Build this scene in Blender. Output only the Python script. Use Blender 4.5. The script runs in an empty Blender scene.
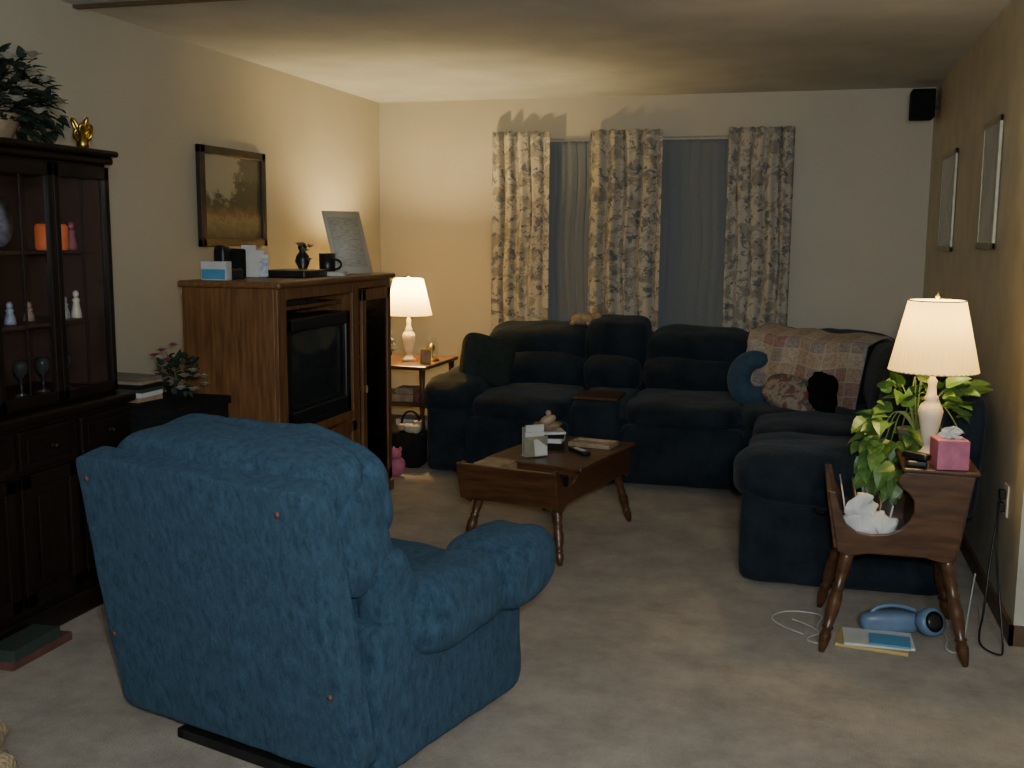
import bpy, bmesh, math, random
from mathutils import Vector, Matrix, noise, Euler
random.seed(7)
C=bpy.context
R=math.radians
# ------------------------------------------------------------ materials
def newmat(name):
    m=bpy.data.materials.new(name); m.use_nodes=True
    nt=m.node_tree; b=nt.nodes['Principled BSDF']
    return m,nt,b
def L(nt,a,b): nt.links.new(a,b)
def ramp(nt,stops,interp='LINEAR'):
    r=nt.nodes.new('ShaderNodeValToRGB'); r.color_ramp.interpolation=interp
    e=r.color_ramp.elements
    while len(e)<len(stops): e.new(0.5)
    for i,(p,c) in enumerate(stops):
        e[i].position=p; e[i].color=(c[0],c[1],c[2],1)
    return r
def pm(name,c1,c2=None,scale=20,rough=.6,bump=0,bscale=None,metal=0,stretch=(1,1,1),sheen=0,detail=4,spec=None,lo=.35,hi=.65,coord='Object',dist=.01,emit=None,estr=0,nrough=.5):
    m,nt,b=newmat(name)
    c2=c2 or tuple(x*.8 for x in c1)
    tc=nt.nodes.new('ShaderNodeTexCoord'); mp=nt.nodes.new('ShaderNodeMapping')
    mp.inputs['Scale'].default_value=stretch
    L(nt,tc.outputs[coord],mp.inputs[0])
    n=nt.nodes.new('ShaderNodeTexNoise'); n.inputs['Scale'].default_value=scale; n.inputs['Detail'].default_value=detail; n.inputs['Roughness'].default_value=nrough
    L(nt,mp.outputs[0],n.inputs['Vector'])
    r=ramp(nt,[(lo,c2),(hi,c1)])
    L(nt,n.outputs['Fac'],r.inputs[0]); L(nt,r.outputs[0],b.inputs['Base Color'])
    b.inputs['Roughness'].default_value=rough; b.inputs['Metallic'].default_value=metal
    if spec is not None: b.inputs['Specular IOR Level'].default_value=spec
    if sheen:
        b.inputs['Sheen Weight'].default_value=sheen
        b.inputs['Sheen Tint'].default_value=(min(1,c1[0]*4+.1),min(1,c1[1]*4+.1),min(1,c1[2]*4+.1),1)
    if bump:
        n2=nt.nodes.new('ShaderNodeTexNoise'); n2.inputs['Scale'].default_value=bscale or scale*3; n2.inputs['Detail'].default_value=6
        L(nt,mp.outputs[0],n2.inputs['Vector'])
        bp=nt.nodes.new('ShaderNodeBump'); bp.inputs['Strength'].default_value=bump; bp.inputs['Distance'].default_value=dist
        L(nt,n2.outputs['Fac'],bp.inputs['Height']); L(nt,bp.outputs[0],b.inputs['Normal'])
    if emit:
        b.inputs['Emission Color'].default_value=(*emit,1); b.inputs['Emission Strength'].default_value=estr
    return m
M={}
M['wall']=pm('wall_paint',(.49,.455,.36),(.46,.425,.335),scale=2,rough=.55,bump=.15,bscale=120,dist=.002)
M['wallr']=pm('wall_paint_mottled',(.46,.44,.35),(.38,.36,.29),scale=6,rough=.45,bump=.15,bscale=100,dist=.002)
M['ceil']=pm('ceiling_texture',(.57,.585,.57),(.48,.495,.485),scale=3,rough=.9,bump=.5,bscale=60,dist=.004,detail=8)
M['carpet']=pm('carpet_pile',(.41,.35,.275),(.215,.182,.14),scale=3.6,rough=1,bump=1,bscale=150,dist=.01,detail=14,lo=.34,hi=.66,sheen=.15,nrough=.76)
M['trimw']=pm('brown_trim',(.12,.07,.035),(.08,.045,.02),scale=8,rough=.5)
M['oak']=pm('oak_veneer',(.20,.092,.032),(.105,.043,.015),scale=9,rough=.42,stretch=(6,6,.5),bump=.1,detail=8)
M['oaktop']=pm('oak_edge',(.21,.10,.038),(.13,.055,.021),scale=9,rough=.4,stretch=(6,.5,6),detail=8)
M['maple']=pm('maple_dark_stain',(.098,.042,.017),(.045,.019,.008),scale=8,rough=.32,stretch=(1,6,6),detail=6)
M['hutch']=pm('hutch_mahogany',(.013,.007,.005),(.006,.0035,.003),scale=8,rough=.32,stretch=(5,5,.6),detail=6)
M['hutchi']=pm('hutch_interior',(.065,.030,.018),(.04,.018,.011),scale=5,rough=.6)
M['black']=pm('black_plastic',(.012,.012,.013),(.008,.008,.009),scale=30,rough=.35)
M['blackm']=pm('black_matte',(.01,.01,.011),(.006,.006,.007),scale=30,rough=.9,spec=.2)
M['metal']=pm('dark_steel',(.02,.02,.02),(.012,.012,.012),scale=20,rough=.5,metal=.4)
M['brass']=pm('brass',(.6,.42,.15),(.5,.33,.1),scale=20,rough=.3,metal=1)
M['gold']=pm('gold_foil',(.7,.48,.1),(.45,.28,.05),scale=60,rough=.3,metal=1)
M['silver']=pm('champagne_frame',(.34,.33,.24),(.26,.25,.18),scale=20,rough=.4,metal=.3)
M['cream']=pm('cream_ceramic',(.72,.66,.52),(.62,.56,.43),scale=10,rough=.35)
M['white']=pm('white_paper',(.6,.6,.58),(.5,.5,.48),scale=10,rough=.7)
M['whitec']=pm('white_cord',(.5,.5,.47),None,scale=10,rough=.5)
M['rod']=pm('curtain_rod_paint',(.38,.36,.29),None,scale=10,rough=.5)
M['navy']=pm('navy_velvet',(.0135,.0215,.031),(.0055,.0092,.0142),scale=6,rough=.85,bump=.5,bscale=50,sheen=.35,detail=8,dist=.01,spec=.2,nrough=.6)
M['blue']=pm('blue_chenille',(.036,.079,.124),(.0125,.030,.051),scale=26,rough=.9,bump=1,bscale=150,sheen=.2,detail=12,stretch=(1.8,1.8,.8),dist=.006,spec=.12,nrough=.78,lo=.38,hi=.62)
M['teal']=pm('teal_plush',(.025,.065,.105),(.016,.042,.075),scale=20,rough=.9,bump=.4,sheen=.3)
M['dgreen']=pm('dark_green_fabric',(.010,.022,.018),(.005,.011,.010),scale=20,rough=.9,bump=.3)
M['furb']=pm('black_fur',(.008,.007,.008),(.002,.002,.002),scale=60,rough=1,bump=1,bscale=120,spec=.1)
M['leaf']=pm('pothos_leaf',(.11,.22,.045),(.028,.085,.016),scale=14,rough=.4)
M['leafd']=pm('silk_leaf_dark',(.04,.056,.036),(.015,.022,.015),scale=14,rough=.8,spec=.15)
M['stem']=pm('plant_stem',(.10,.16,.04),None,scale=14,rough=.6)
M['petal']=pm('cream_petals',(.44,.42,.34),(.30,.27,.20),scale=14,rough=.8)
M['petalp']=pm('pink_petals',(.36,.11,.14),(.25,.06,.09),scale=14,rough=.7)
M['pink']=pm('pink_tissue_box',(.46,.13,.21),(.34,.09,.155),scale=30,rough=.6)
M['pinkt']=pm('pink_toy',(.5,.14,.24),None,scale=30,rough=.8)
M['bluecard']=pm('light_blue_card',(.10,.30,.48),(.08,.25,.42),scale=10,rough=.5)
M['bluepl']=pm('blue_grey_plastic',(.13,.20,.31),(.10,.16,.25),scale=10,rough=.4)
M['yellow']=pm('yellow_print',(.55,.38,.08),(.4,.32,.18),scale=10,rough=.5)
M['green']=pm('dull_green_cover',(.035,.052,.043),None,scale=10,rough=.6)
M['red']=pm('dark_red_cover',(.14,.055,.045),(.10,.038,.03),scale=10,rough=.6)
M['orange']=pm('orange_candle',(.8,.20,.07),(.65,.14,.05),scale=10,rough=.4,emit=(.8,.15,.03),estr=.10)
M['beige']=pm('beige_plush',(.42,.32,.19),(.28,.2,.11),scale=30,rough=1,bump=1,bscale=80)
M['shell']=pm('tan_ceramic',(.38,.28,.18),(.24,.16,.1),scale=20,rough=.5)
M['terra']=pm('planter_ceramic',(.14,.125,.105),None,scale=10,rough=.4)
M['gob']=pm('dark_glassware',(.055,.055,.055),(.03,.03,.03),scale=10,rough=.15)
M['blueceram']=pm('blue_white_china',(.42,.44,.47),(.15,.2,.32),scale=40,rough=.3)
def glass(name,tint=(.97,.97,.98)):
    m,nt,b=newmat(name); nt.nodes.remove(b)
    o=nt.nodes['Material Output']; t=nt.nodes.new('ShaderNodeBsdfTransparent'); t.inputs[0].default_value=(*tint,1)
    g=nt.nodes.new('ShaderNodeBsdfGlossy'); g.inputs['Roughness'].default_value=.05
    x=nt.nodes.new('ShaderNodeMixShader'); f=nt.nodes.new('ShaderNodeLayerWeight'); f.inputs['Blend'].default_value=.5
    p=nt.nodes.new('ShaderNodeMath'); p.operation='POWER'; p.inputs[1].default_value=5; L(nt,f.outputs['Facing'],p.inputs[0])
    q=nt.nodes.new('ShaderNodeMath'); q.operation='MULTIPLY_ADD'; q.inputs[1].default_value=.7; q.inputs[2].default_value=.03; L(nt,p.outputs[0],q.inputs[0])
    L(nt,q.outputs[0],x.inputs[0]); L(nt,t.outputs[0],x.inputs[1]); L(nt,g.outputs[0],x.inputs[2]); L(nt,x.outputs[0],o.inputs[0])
    return m
M['glass']=glass('clear_glass')
M['smoke']=glass('smoked_glass',tint=(.5,.46,.42))
def screen():
    m,nt,b=newmat('crt_screen'); b.inputs['Roughness'].default_value=.12
    n=nt.nodes.new('ShaderNodeTexNoise'); n.inputs['Scale'].default_value=2
    r=ramp(nt,[(.3,(.016,.018,.018)),(.7,(.022,.025,.025))]); L(nt,n.outputs[0],r.inputs[0]); L(nt,r.outputs[0],b.inputs['Base Color'])
    return m
M['screen']=screen()
M['night']=pm('night_glass',(.01,.013,.02),None,scale=1,rough=.1)
def shade_mat():
    m,nt,b=newmat('lampshade_linen'); o=nt.nodes['Material Output']
    b.inputs['Roughness'].default_value=.9
    n=nt.nodes.new('ShaderNodeTexNoise'); n.inputs['Scale'].default_value=60
    r=ramp(nt,[(.3,(.74,.55,.24)),(.7,(.85,.66,.32))]); L(nt,n.outputs[0],r.inputs[0]); L(nt,r.outputs[0],b.inputs['Base Color'])
    t=nt.nodes.new('ShaderNodeBsdfTranslucent'); t.inputs[0].default_value=(.60,.44,.15,1)
    x=nt.nodes.new('ShaderNodeMixShader'); x.inputs[0].default_value=.3
    b.inputs['Emission Color'].default_value=(1,.66,.16,1); b.inputs['Emission Strength'].default_value=1.3
    L(nt,b.outputs[0],x.inputs[1]); L(nt,t.outputs[0],x.inputs[2]); L(nt,x.outputs[0],o.inputs[0]); return m
M['shade']=shade_mat()
def floral(name,base,cols,soft=.04):
    m,nt,b=newmat(name); tc=nt.nodes.new('ShaderNodeTexCoord')
    mixprev=None
    for i,(c,thr,sc) in enumerate(cols):
        mp=nt.nodes.new('ShaderNodeMapping'); mp.inputs['Location'].default_value=(i*3.7,i*5.1,i)
        L(nt,tc.outputs['UV'],mp.inputs[0])
        n=nt.nodes.new('ShaderNodeTexNoise'); n.inputs['Scale'].default_value=sc; n.inputs['Detail'].default_value=5; n.inputs['Roughness'].default_value=.65; n.inputs['Distortion'].default_value=.6
        L(nt,mp.outputs[0],n.inputs['Vector'])
        r=ramp(nt,[(thr,(0,0,0)),(thr+soft,(1,1,1))]); L(nt,n.outputs['Fac'],r.inputs[0])
        x=nt.nodes.new('ShaderNodeMix'); x.data_type='RGBA'
        L(nt,r.outputs[0],x.inputs['Factor'])
        if mixprev is None: x.inputs['A'].default_value=(*base,1)
        else: L(nt,mixprev,x.inputs['A'])
        x.inputs['B'].default_value=(*c,1); mixprev=x.outputs['Result']
    L(nt,mixprev,b.inputs['Base Color']); b.inputs['Roughness'].default_value=.85; b.inputs['Specular IOR Level'].default_value=.2
    return m
M['floral']=floral('floral_drapery',(.47,.43,.35),[((.29,.27,.225),.50,5),((.15,.17,.185),.56,7),((.33,.21,.17),.62,8),((.12,.13,.11),.59,10)])
M['floralp']=floral('floral_pillow_fabric',(.27,.22,.18),[((.17,.07,.06),.50,6),((.06,.09,.08),.54,8),((.1,.1,.1),.58,10)])
def sheer():
    m,nt,b=newmat('sheer_voile'); o=nt.nodes['Material Output']
    b.inputs['Roughness'].default_value=.9
    n=nt.nodes.new('ShaderNodeTexNoise'); n.inputs['Scale'].default_value=200
    r=ramp(nt,[(.3,(.175,.20,.215)),(.7,(.21,.235,.25))]); L(nt,n.outputs[0],r.inputs[0]); L(nt,r.outputs[0],b.inputs['Base Color'])
    t=nt.nodes.new('ShaderNodeBsdfTransparent'); x=nt.nodes.new('ShaderNodeMixShader'); x.inputs[0].default_value=.15
    L(nt,b.outputs[0],x.inputs[1]); L(nt,t.outputs[0],x.inputs[2]); L(nt,x.outputs[0],o.inputs[0]); return m
M['sheer']=sheer()
def quilt():
    m,nt,b=newmat('patchwork_quilt'); tc=nt.nodes.new('ShaderNodeTexCoord')
    f=nt.nodes.new('ShaderNodeVectorMath'); f.operation='FLOOR'; L(nt,tc.outputs['UV'],f.inputs[0])
    w=nt.nodes.new('ShaderNodeTexWhiteNoise'); w.noise_dimensions='2D'; L(nt,f.outputs[0],w.inputs[0])
    r=ramp(nt,[(0,(.38,.32,.29)),(.2,(.33,.23,.23)),(.4,(.46,.42,.37)),(.6,(.30,.29,.31)),(.8,(.41,.34,.28))],'CONSTANT')
    L(nt,w.outputs['Value'],r.inputs[0])
    n=nt.nodes.new('ShaderNodeTexNoise'); n.inputs['Scale'].default_value=5; n.inputs['Detail'].default_value=6; L(nt,tc.outputs['UV'],n.inputs[0])
    rn=ramp(nt,[(.35,(.65,.6,.55)),(.65,(1,1,1))]); L(nt,n.outputs[0],rn.inputs[0])
    mx=nt.nodes.new('ShaderNodeMix'); mx.data_type='RGBA'; mx.blend_type='MULTIPLY'; mx.inputs['Factor'].default_value=1
    L(nt,r.outputs[0],mx.inputs['A']); L(nt,rn.outputs[0],mx.inputs['B'])
    fr=nt.nodes.new('ShaderNodeVectorMath'); fr.operation='FRACTION'; L(nt,tc.outputs['UV'],fr.inputs[0])
    sp=nt.nodes.new('ShaderNodeSeparateXYZ'); L(nt,fr.outputs[0],sp.inputs[0])
    mn=nt.nodes.new('ShaderNodeMath'); mn.operation='MINIMUM'; L(nt,sp.outputs[0],mn.inputs[0]); L(nt,sp.outputs[1],mn.inputs[1])
    ls=nt.nodes.new('ShaderNodeMath'); ls.operation='LESS_THAN'; ls.inputs[1].default_value=.08; L(nt,mn.outputs[0],ls.inputs[0])
    m2=nt.nodes.new('ShaderNodeMix'); m2.data_type='RGBA'; L(nt,ls.outputs[0],m2.inputs['Factor']); L(nt,mx.outputs['Result'],m2.inputs['A']); m2.inputs['B'].default_value=(.40,.36,.31,1)
    L(nt,m2.outputs['Result'],b.inputs['Base Color']); b.inputs['Roughness'].default_value=.9
    return m
M['quilt']=quilt()
def painting():
    m,nt,b=newmat('landscape_painting'); tc=nt.nodes.new('ShaderNodeTexCoord')
    sp=nt.nodes.new('ShaderNodeSeparateXYZ'); L(nt,tc.outputs['UV'],sp.inputs[0])
    n=nt.nodes.new('ShaderNodeTexNoise'); n.inputs['Scale'].default_value=7; n.inputs['Detail'].default_value=9; n.inputs['Roughness'].default_value=.7; L(nt,tc.outputs['UV'],n.inputs[0])
    a=nt.nodes.new('ShaderNodeMath'); a.operation='MULTIPLY_ADD'; a.inputs[1].default_value=.5; L(nt,n.outputs[0],a.inputs[0]); L(nt,sp.outputs[1],a.inputs[2])
    r=ramp(nt,[(.20,(.05,.045,.028)),(.36,(.15,.125,.07)),(.48,(.26,.22,.13)),(.56,(.17,.10,.05)),(.66,(.06,.065,.035)),(.95,(.075,.075,.045)),(1.0,(.12,.12,.09))])
    L(nt,a.outputs[0],r.inputs[0])
    n2=nt.nodes.new('ShaderNodeTexNoise'); n2.inputs['Scale'].default_value=6; n2.inputs['Detail'].default_value=8; n2.inputs['Roughness'].default_value=.7; L(nt,tc.outputs['UV'],n2.inputs[0])
    v=nt.nodes.new('ShaderNodeVectorMath'); v.operation='DISTANCE'; v.inputs[1].default_value=(.25,.86,0); L(nt,tc.outputs['UV'],v.inputs[0])
    a2=nt.nodes.new('ShaderNodeMath'); a2.operation='MULTIPLY_ADD'; a2.inputs[1].default_value=1.1; L(nt,n2.outputs[0],a2.inputs[0]); L(nt,v.outputs['Value'],a2.inputs[2])
    r2=ramp(nt,[(.88,(1,1,1)),(.98,(0,0,0))]); L(nt,a2.outputs[0],r2.inputs[0])
    x=nt.nodes.new('ShaderNodeMix'); x.data_type='RGBA'; L(nt,r2.outputs[0],x.inputs['Factor']); L(nt,r.outputs[0],x.inputs['A']); x.inputs['B'].default_value=(.34,.33,.26,1)
    L(nt,x.outputs['Result'],b.inputs['Base Color']); b.inputs['Roughness'].default_value=.35
    return m
M['painting']=painting()
M['print']=pm('framed_print',(.36,.365,.34),(.26,.265,.25),scale=3,rough=.12)
M['hframe']=pm('dark_walnut_frame',(.035,.018,.012),(.016,.009,.006),scale=20,rough=.45)
def doc():
    m,nt,b=newmat('printed_document'); tc=nt.nodes.new('ShaderNodeTexCoord')
    mp=nt.nodes.new('ShaderNodeMapping'); mp.inputs['Scale'].default_value=(8,34,1); L(nt,tc.outputs['UV'],mp.inputs[0])
    w=nt.nodes.new('ShaderNodeTexNoise'); w.inputs['Scale'].default_value=1; w.inputs['Detail'].default_value=2
    L(nt,mp.outputs[0],w.inputs[0])
    r=ramp(nt,[(.4,(.50,.47,.39)),(.65,(.36,.34,.28))]); L(nt,w.outputs[0],r.inputs[0])
    sp=nt.nodes.new('ShaderNodeSeparateXYZ'); L(nt,tc.outputs['UV'],sp.inputs[0])
    def absd(o):
        s=nt.nodes.new('ShaderNodeMath'); s.operation='SUBTRACT'; s.inputs[1].default_value=.5; L(nt,o,s.inputs[0])
        q=nt.nodes.new('ShaderNodeMath'); q.operation='ABSOLUTE'; L(nt,s.outputs[0],q.inputs[0]); return q.outputs[0]
    mx=nt.nodes.new('ShaderNodeMath'); mx.operation='MAXIMUM'; L(nt,absd(sp.outputs[0]),mx.inputs[0]); L(nt,absd(sp.outputs[1]),mx.inputs[1])
    g=nt.nodes.new('ShaderNodeMath'); g.operation='GREATER_THAN'; g.inputs[1].default_value=.40; L(nt,mx.outputs[0],g.inputs[0])
    x=nt.nodes.new('ShaderNodeMix'); x.data_type='RGBA'; L(nt,g.outputs[0],x.inputs['Factor']); L(nt,r.outputs[0],x.inputs['A']); x.inputs['B'].default_value=(.56,.53,.44,1)
    L(nt,x.outputs['Result'],b.inputs['Base Color']); return m
M['doc']=doc()

# ------------------------------------------------------------ geometry helpers
def empty(name,loc=(0,0,0),rz=0):
    o=bpy.data.objects.new(name,None); o.empty_display_size=.1
    o.location=loc; o.rotation_euler=(0,0,R(rz)); C.collection.objects.link(o); return o
def obj(name,me,mat,parent=None,loc=(0,0,0),rot=(0,0,0),smooth=False):
    o=bpy.data.objects.new(name,me); C.collection.objects.link(o)
    if mat:
        me.materials.append(M[mat] if isinstance(mat,str) else mat)
    o.location=loc; o.rotation_euler=rot
    if parent: o.parent=parent
    if smooth:
        for p in me.polygons: p.use_smooth=True
    return o
def frombm(name,bm,mat,parent=None,loc=(0,0,0),rot=(0,0,0),smooth=False):
    bmesh.ops.recalc_face_normals(bm,faces=bm.faces)
    me=bpy.data.meshes.new(name); bm.to_mesh(me); bm.free(); return obj(name,me,mat,parent,loc,rot,smooth)
def addbox(bm,lo,hi,bev=0):
    r=bmesh.ops.create_cube(bm,size=1)
    vs=r['verts']
    for v in vs:
        v.co=Vector([(lo[i]+hi[i])/2+v.co[i]*(hi[i]-lo[i]) for i in range(3)])
    if bev:
        es=list({e for v in vs for e in v.link_edges})
        bmesh.ops.bevel(bm,geom=es,offset=bev,segments=2,affect='EDGES',profile=.5)
def boxes(name,lst,mat,parent=None,bev=0,loc=(0,0,0),rot=(0,0,0)):
    bm=bmesh.new()
    for b in lst: addbox(bm,b[0],b[1],bev)
    return frombm(name,bm,mat,parent,loc,rot)
def box(name,lo,hi,mat,parent=None,bev=0,loc=(0,0,0),rot=(0,0,0)):
    return boxes(name,[(lo,hi)],mat,parent,bev,loc,rot)
def cushion(name,c,s,mat,parent=None,k=4,rot=(0,0,0),amp=.008,freq=5,N=14,fn=None):
    bm=bmesh.new(); bmesh.ops.create_cube(bm,size=2)
    bmesh.ops.subdivide_edges(bm,edges=bm.edges[:],cuts=N,use_grid_fill=True)
    off=Vector((random.random()*50,random.random()*50,0))
    for v in bm.verts:
        p=v.co
        n=(abs(p.x)**k+abs(p.y)**k+abs(p.z)**k)**(1/k)
        q=p/n
        w=Vector((q.x*s[0]/2,q.y*s[1]/2,q.z*s[2]/2))
        d=q.normalized()
        if amp:
            w+=d*amp*(noise.noise(w*freq+off)*1.6+noise.noise(w*freq*2.7+off)*.7)
        if fn: w=fn(w)
        v.co=w
    return frombm(name,bm,mat,parent,c,tuple(R(a) for a in rot),True)
def lathe(name,prof,mat,parent=None,loc=(0,0,0),seg=28,rot=(0,0,0),pleat=0,bm_only=None,mtx=None):
    bm=bm_only or bmesh.new(); rings=[]
    for (r,z) in prof:
        ring=[]
        for i in range(seg):
            a=2*math.pi*i/seg; rr=r*(1+(pleat if (i%2) else -pleat))
            co=Vector((rr*math.cos(a),rr*math.sin(a),z))
            if mtx: co=mtx@co
            ring.append(bm.verts.new(co))
        rings.append(ring)
    for a,b in zip(rings,rings[1:]):
        for i in range(seg): bm.faces.new((a[i],a[(i+1)%seg],b[(i+1)%seg],b[i]))
    if not pleat:
        if prof[0][0]>1e-4: bm.faces.new(rings[0][::-1])
        if prof[-1][0]>1e-4: bm.faces.new(rings[-1])
    if bm_only: return
    return frombm(name,bm,mat,parent,loc,rot,not pleat)
def prism(name,pts,y0,y1,mat,parent=None,loc=(0,0,0),rot=(0,0,0),bev=.004,swap=False):
    bm=bmesh.new(); a=[bm.verts.new((p[0],y0,p[1])) for p in pts]; b=[bm.verts.new((p[0],y1,p[1])) for p in pts]
    bm.faces.new(a); bm.faces.new(b[::-1]); n=len(pts)
    for i in range(n): bm.faces.new((a[i],b[i],b[(i+1)%n],a[(i+1)%n]))
    bmesh.ops.recalc_face_normals(bm,faces=bm.faces)
    if bev:
        es=[e for e in bm.edges if abs(e.verts[0].co.y-e.verts[1].co.y)<1e-6]
        bmesh.ops.bevel(bm,geom=es,offset=bev,segments=2,affect='EDGES',profile=.5)
    if swap:
        for v in bm.verts: x,y,z=v.co; v.co=(y,x,z)
    return frombm(name,bm,mat,parent,loc,rot)
def tube(name,pts,r,mat,parent=None,cyc=False):
    cu=bpy.data.curves.new(name,'CURVE'); cu.dimensions='3D'; cu.bevel_depth=r; cu.bevel_resolution=3
    s=cu.splines.new('NURBS'); s.points.add(len(pts)-1)
    for i,p in enumerate(pts): s.points[i].co=(*p,1)
    s.use_endpoint_u=True; s.order_u=3; s.use_cyclic_u=cyc; s.resolution_u=8
    o=bpy.data.objects.new(name,cu); C.collection.objects.link(o)
    dg=C.evaluated_depsgraph_get(); me=bpy.data.meshes.new_from_object(o.evaluated_get(dg))
    bpy.data.objects.remove(o)
    me.materials.clear()
    return obj(name,me,mat,parent,smooth=True)
LEG=[(.012,0),(.015,.03),(.022,.09),(.026,.16),(.019,.22),(.027,.24),(.019,.26),(.028,.38),(.030,.5),(.022,.60),(.029,.63),(.021,.66),(.026,.76),(.030,.9),(.032,1.0)]
def leg(name,p0,p1,mat,parent,sc=1):
    p0=Vector(p0);p1=Vector(p1); d=p1-p0; q=d.to_track_quat('Z','Y').to_matrix().to_4x4()
    m=Matrix.Translation(p0)@q
    bm=bmesh.new(); lathe(name,[(r*sc,z*d.length) for r,z in LEG],mat,bm_only=bm,mtx=m,seg=16)
    return frombm(name,bm,mat,parent,smooth=True)
def leafverts(bm,pos,dirv,up,ln,wd,fold=.25):
    d=dirv.normalized(); s=d.cross(up); 
    if s.length<1e-3: s=Vector((1,0,0))
    s.normalize(); u=s.cross(d).normalized()
    prof=[(0,0),(.05,.35),(.25,.5),(.5,.42),(.75,.25),(1,0)]
    mid=[];lf=[];rt=[]
    for t,w in prof:
        droop=-.25*ln*t*t
        c=pos+d*ln*t+u*droop
        mid.append(bm.verts.new(c)); 
        lf.append(bm.verts.new(c+s*wd*w+u*wd*w*fold)); rt.append(bm.verts.new(c-s*wd*w+u*wd*w*fold))
    for i in range(len(prof)-1):
        for side in (lf,rt):
            bm.faces.new((mid[i],mid[i+1],side[i+1],side[i]))
def foliage(name,centers,mat,parent,ln=.08,wd=.06,origin=None,seed=1):
    rnd=random.Random(seed); bm=bmesh.new()
    for (c,rad,n) in centers:
        for i in range(n):
            while True:
                v=Vector((rnd.uniform(-1,1),rnd.uniform(-1,1),rnd.uniform(-1,1)))
                if v.length<1: break
            p=Vector(c)+Vector((v.x*rad[0],v.y*rad[1],v.z*rad[2]))
            o=Vector(origin) if origin else Vector(c)
            d=(p-o).normalized()+Vector((rnd.uniform(-.6,.6),rnd.uniform(-.6,.6),rnd.uniform(-.8,.2)))
            up=Vector((rnd.uniform(-.4,.4),rnd.uniform(-.9,.1),1))
            k=rnd.uniform(.7,1.25)
            leafverts(bm,p,d,up,ln*k,wd*k)
    bmesh.ops.remove_doubles(bm,verts=bm.verts,dist=1e-5)
    return frombm(name,bm,mat,parent,smooth=False)
def flower(bm,p,r,n=6,rnd=random):
    p=Vector(p)
    for i in range(n):
        a=2*math.pi*i/n+rnd.random(); d=Vector((math.cos(a),math.sin(a)*.8,.5+rnd.random()*.4))
        leafverts(bm,p,d,Vector((0,0,1)),r,r*.9,.3)
def flowers(name,pts,r,mat,parent):
    bm=bmesh.new()
    for p in pts: flower(bm,p,r); flower(bm,Vector(p)+Vector((0,0,r*.25)),r*.6,5)
    return frombm(name,bm,mat,parent)
def gridsheet(name,nu,nv,fn,mat,parent=None,thick=0,uvs=(1,1)):
    bm=bmesh.new(); uv=bm.loops.layers.uv.new('UVMap'); g=[[bm.verts.new(fn(i/nu,j/nv)) for i in range(nu+1)] for j in range(nv+1)]
    for j in range(nv):
        for i in range(nu):
            f=bm.faces.new((g[j][i],g[j][i+1],g[j+1][i+1],g[j+1][i]))
            for l,(a,b) in zip(f.loops,((i,j),(i+1,j),(i+1,j+1),(i,j+1))): l[uv].uv=(a/nu*uvs[0],b/nv*uvs[1])
    me=bpy.data.meshes.new(name); bm.to_mesh(me); bm.free()
    o=obj(name,me,mat,parent,smooth=True)
    if thick:
        s=o.modifiers.new('thick','SOLIDIFY'); s.thickness=thick
    return o

# ------------------------------------------------------------ room
XL,XR,YB,H=-3.12,.79,7.62,2.44
T=.12
W1=(-1.98,-1.36); W2=(-1.12,-.42); wz0,wz1=.85,2.12
boxes('wall_back',[((XL-T,YB,0),(XR+T,YB+T,wz0)),((XL-T,YB,wz1),(XR+T,YB+T,H)),
  ((XL-T,YB,wz0),(W1[0],YB+T,wz1)),((W1[1],YB,wz0),(W2[0],YB+T,wz1)),((W2[1],YB,wz0),(XR+T,YB+T,wz1))],'wall')
box('wall_left',(XL-T,-1.6,0),(XL,YB,H),'wall')
box('wall_right',(XR,4.02,0),(XR+T,YB,H),'wallr')
box('wall_return',(XR+T,4.02,0),(2.6,4.02+T,H),'wallr')
box('wall_side',(2.6,-1.6,0),(2.6+T,4.14,H),'wall')
box('wall_near',(XL-T,-1.6-T,0),(2.6+T,-1.6,H),'wall')
box('floor',(XL-T,-1.6-T,-.1),(2.6+T,YB+T,0),'carpet')
box('ceiling',(XL-T,-1.6-T,H),(2.6+T,YB+T,H+.1),'ceil')
box('trim_ceiling',(XL,4.13,H-.014),(XR,4.165,H),'trimw')
boxes('baseboard_right',[((XR-.014,4.006,0),(XR,YB,.075)),((XR-.014,4.006,0),(2.6,4.02,.075))],'trimw')
box('baseboard_left',(XL,-1.6,0),(XL+.014,YB,.075),'trimw')
box('baseboard_back',(XL+.014,YB-.014,0),(XR-.014,YB,.075),'trimw')
for i,(a,b) in enumerate((W1,W2),1):
    w=empty('window_%d'%i,((a+b)/2,YB,(wz0+wz1)/2)); hw=(b-a)/2; hh=(wz1-wz0)/2
    boxes('frame',[((-hw,-.0,-hh),(-hw+.05,.1,hh)),((hw-.05,0,-hh),(hw,.1,hh)),((-hw,0,-hh),(hw,.1,-hh+.05)),((-hw,0,hh-.05),(hw,.1,hh)),((-hw,.03,-.025),(hw,.08,.025))],'white',w)
    box('pane',(-hw+.04,.085,-hh+.04),(hw-.04,.095,hh-.04),'night',w)
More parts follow.
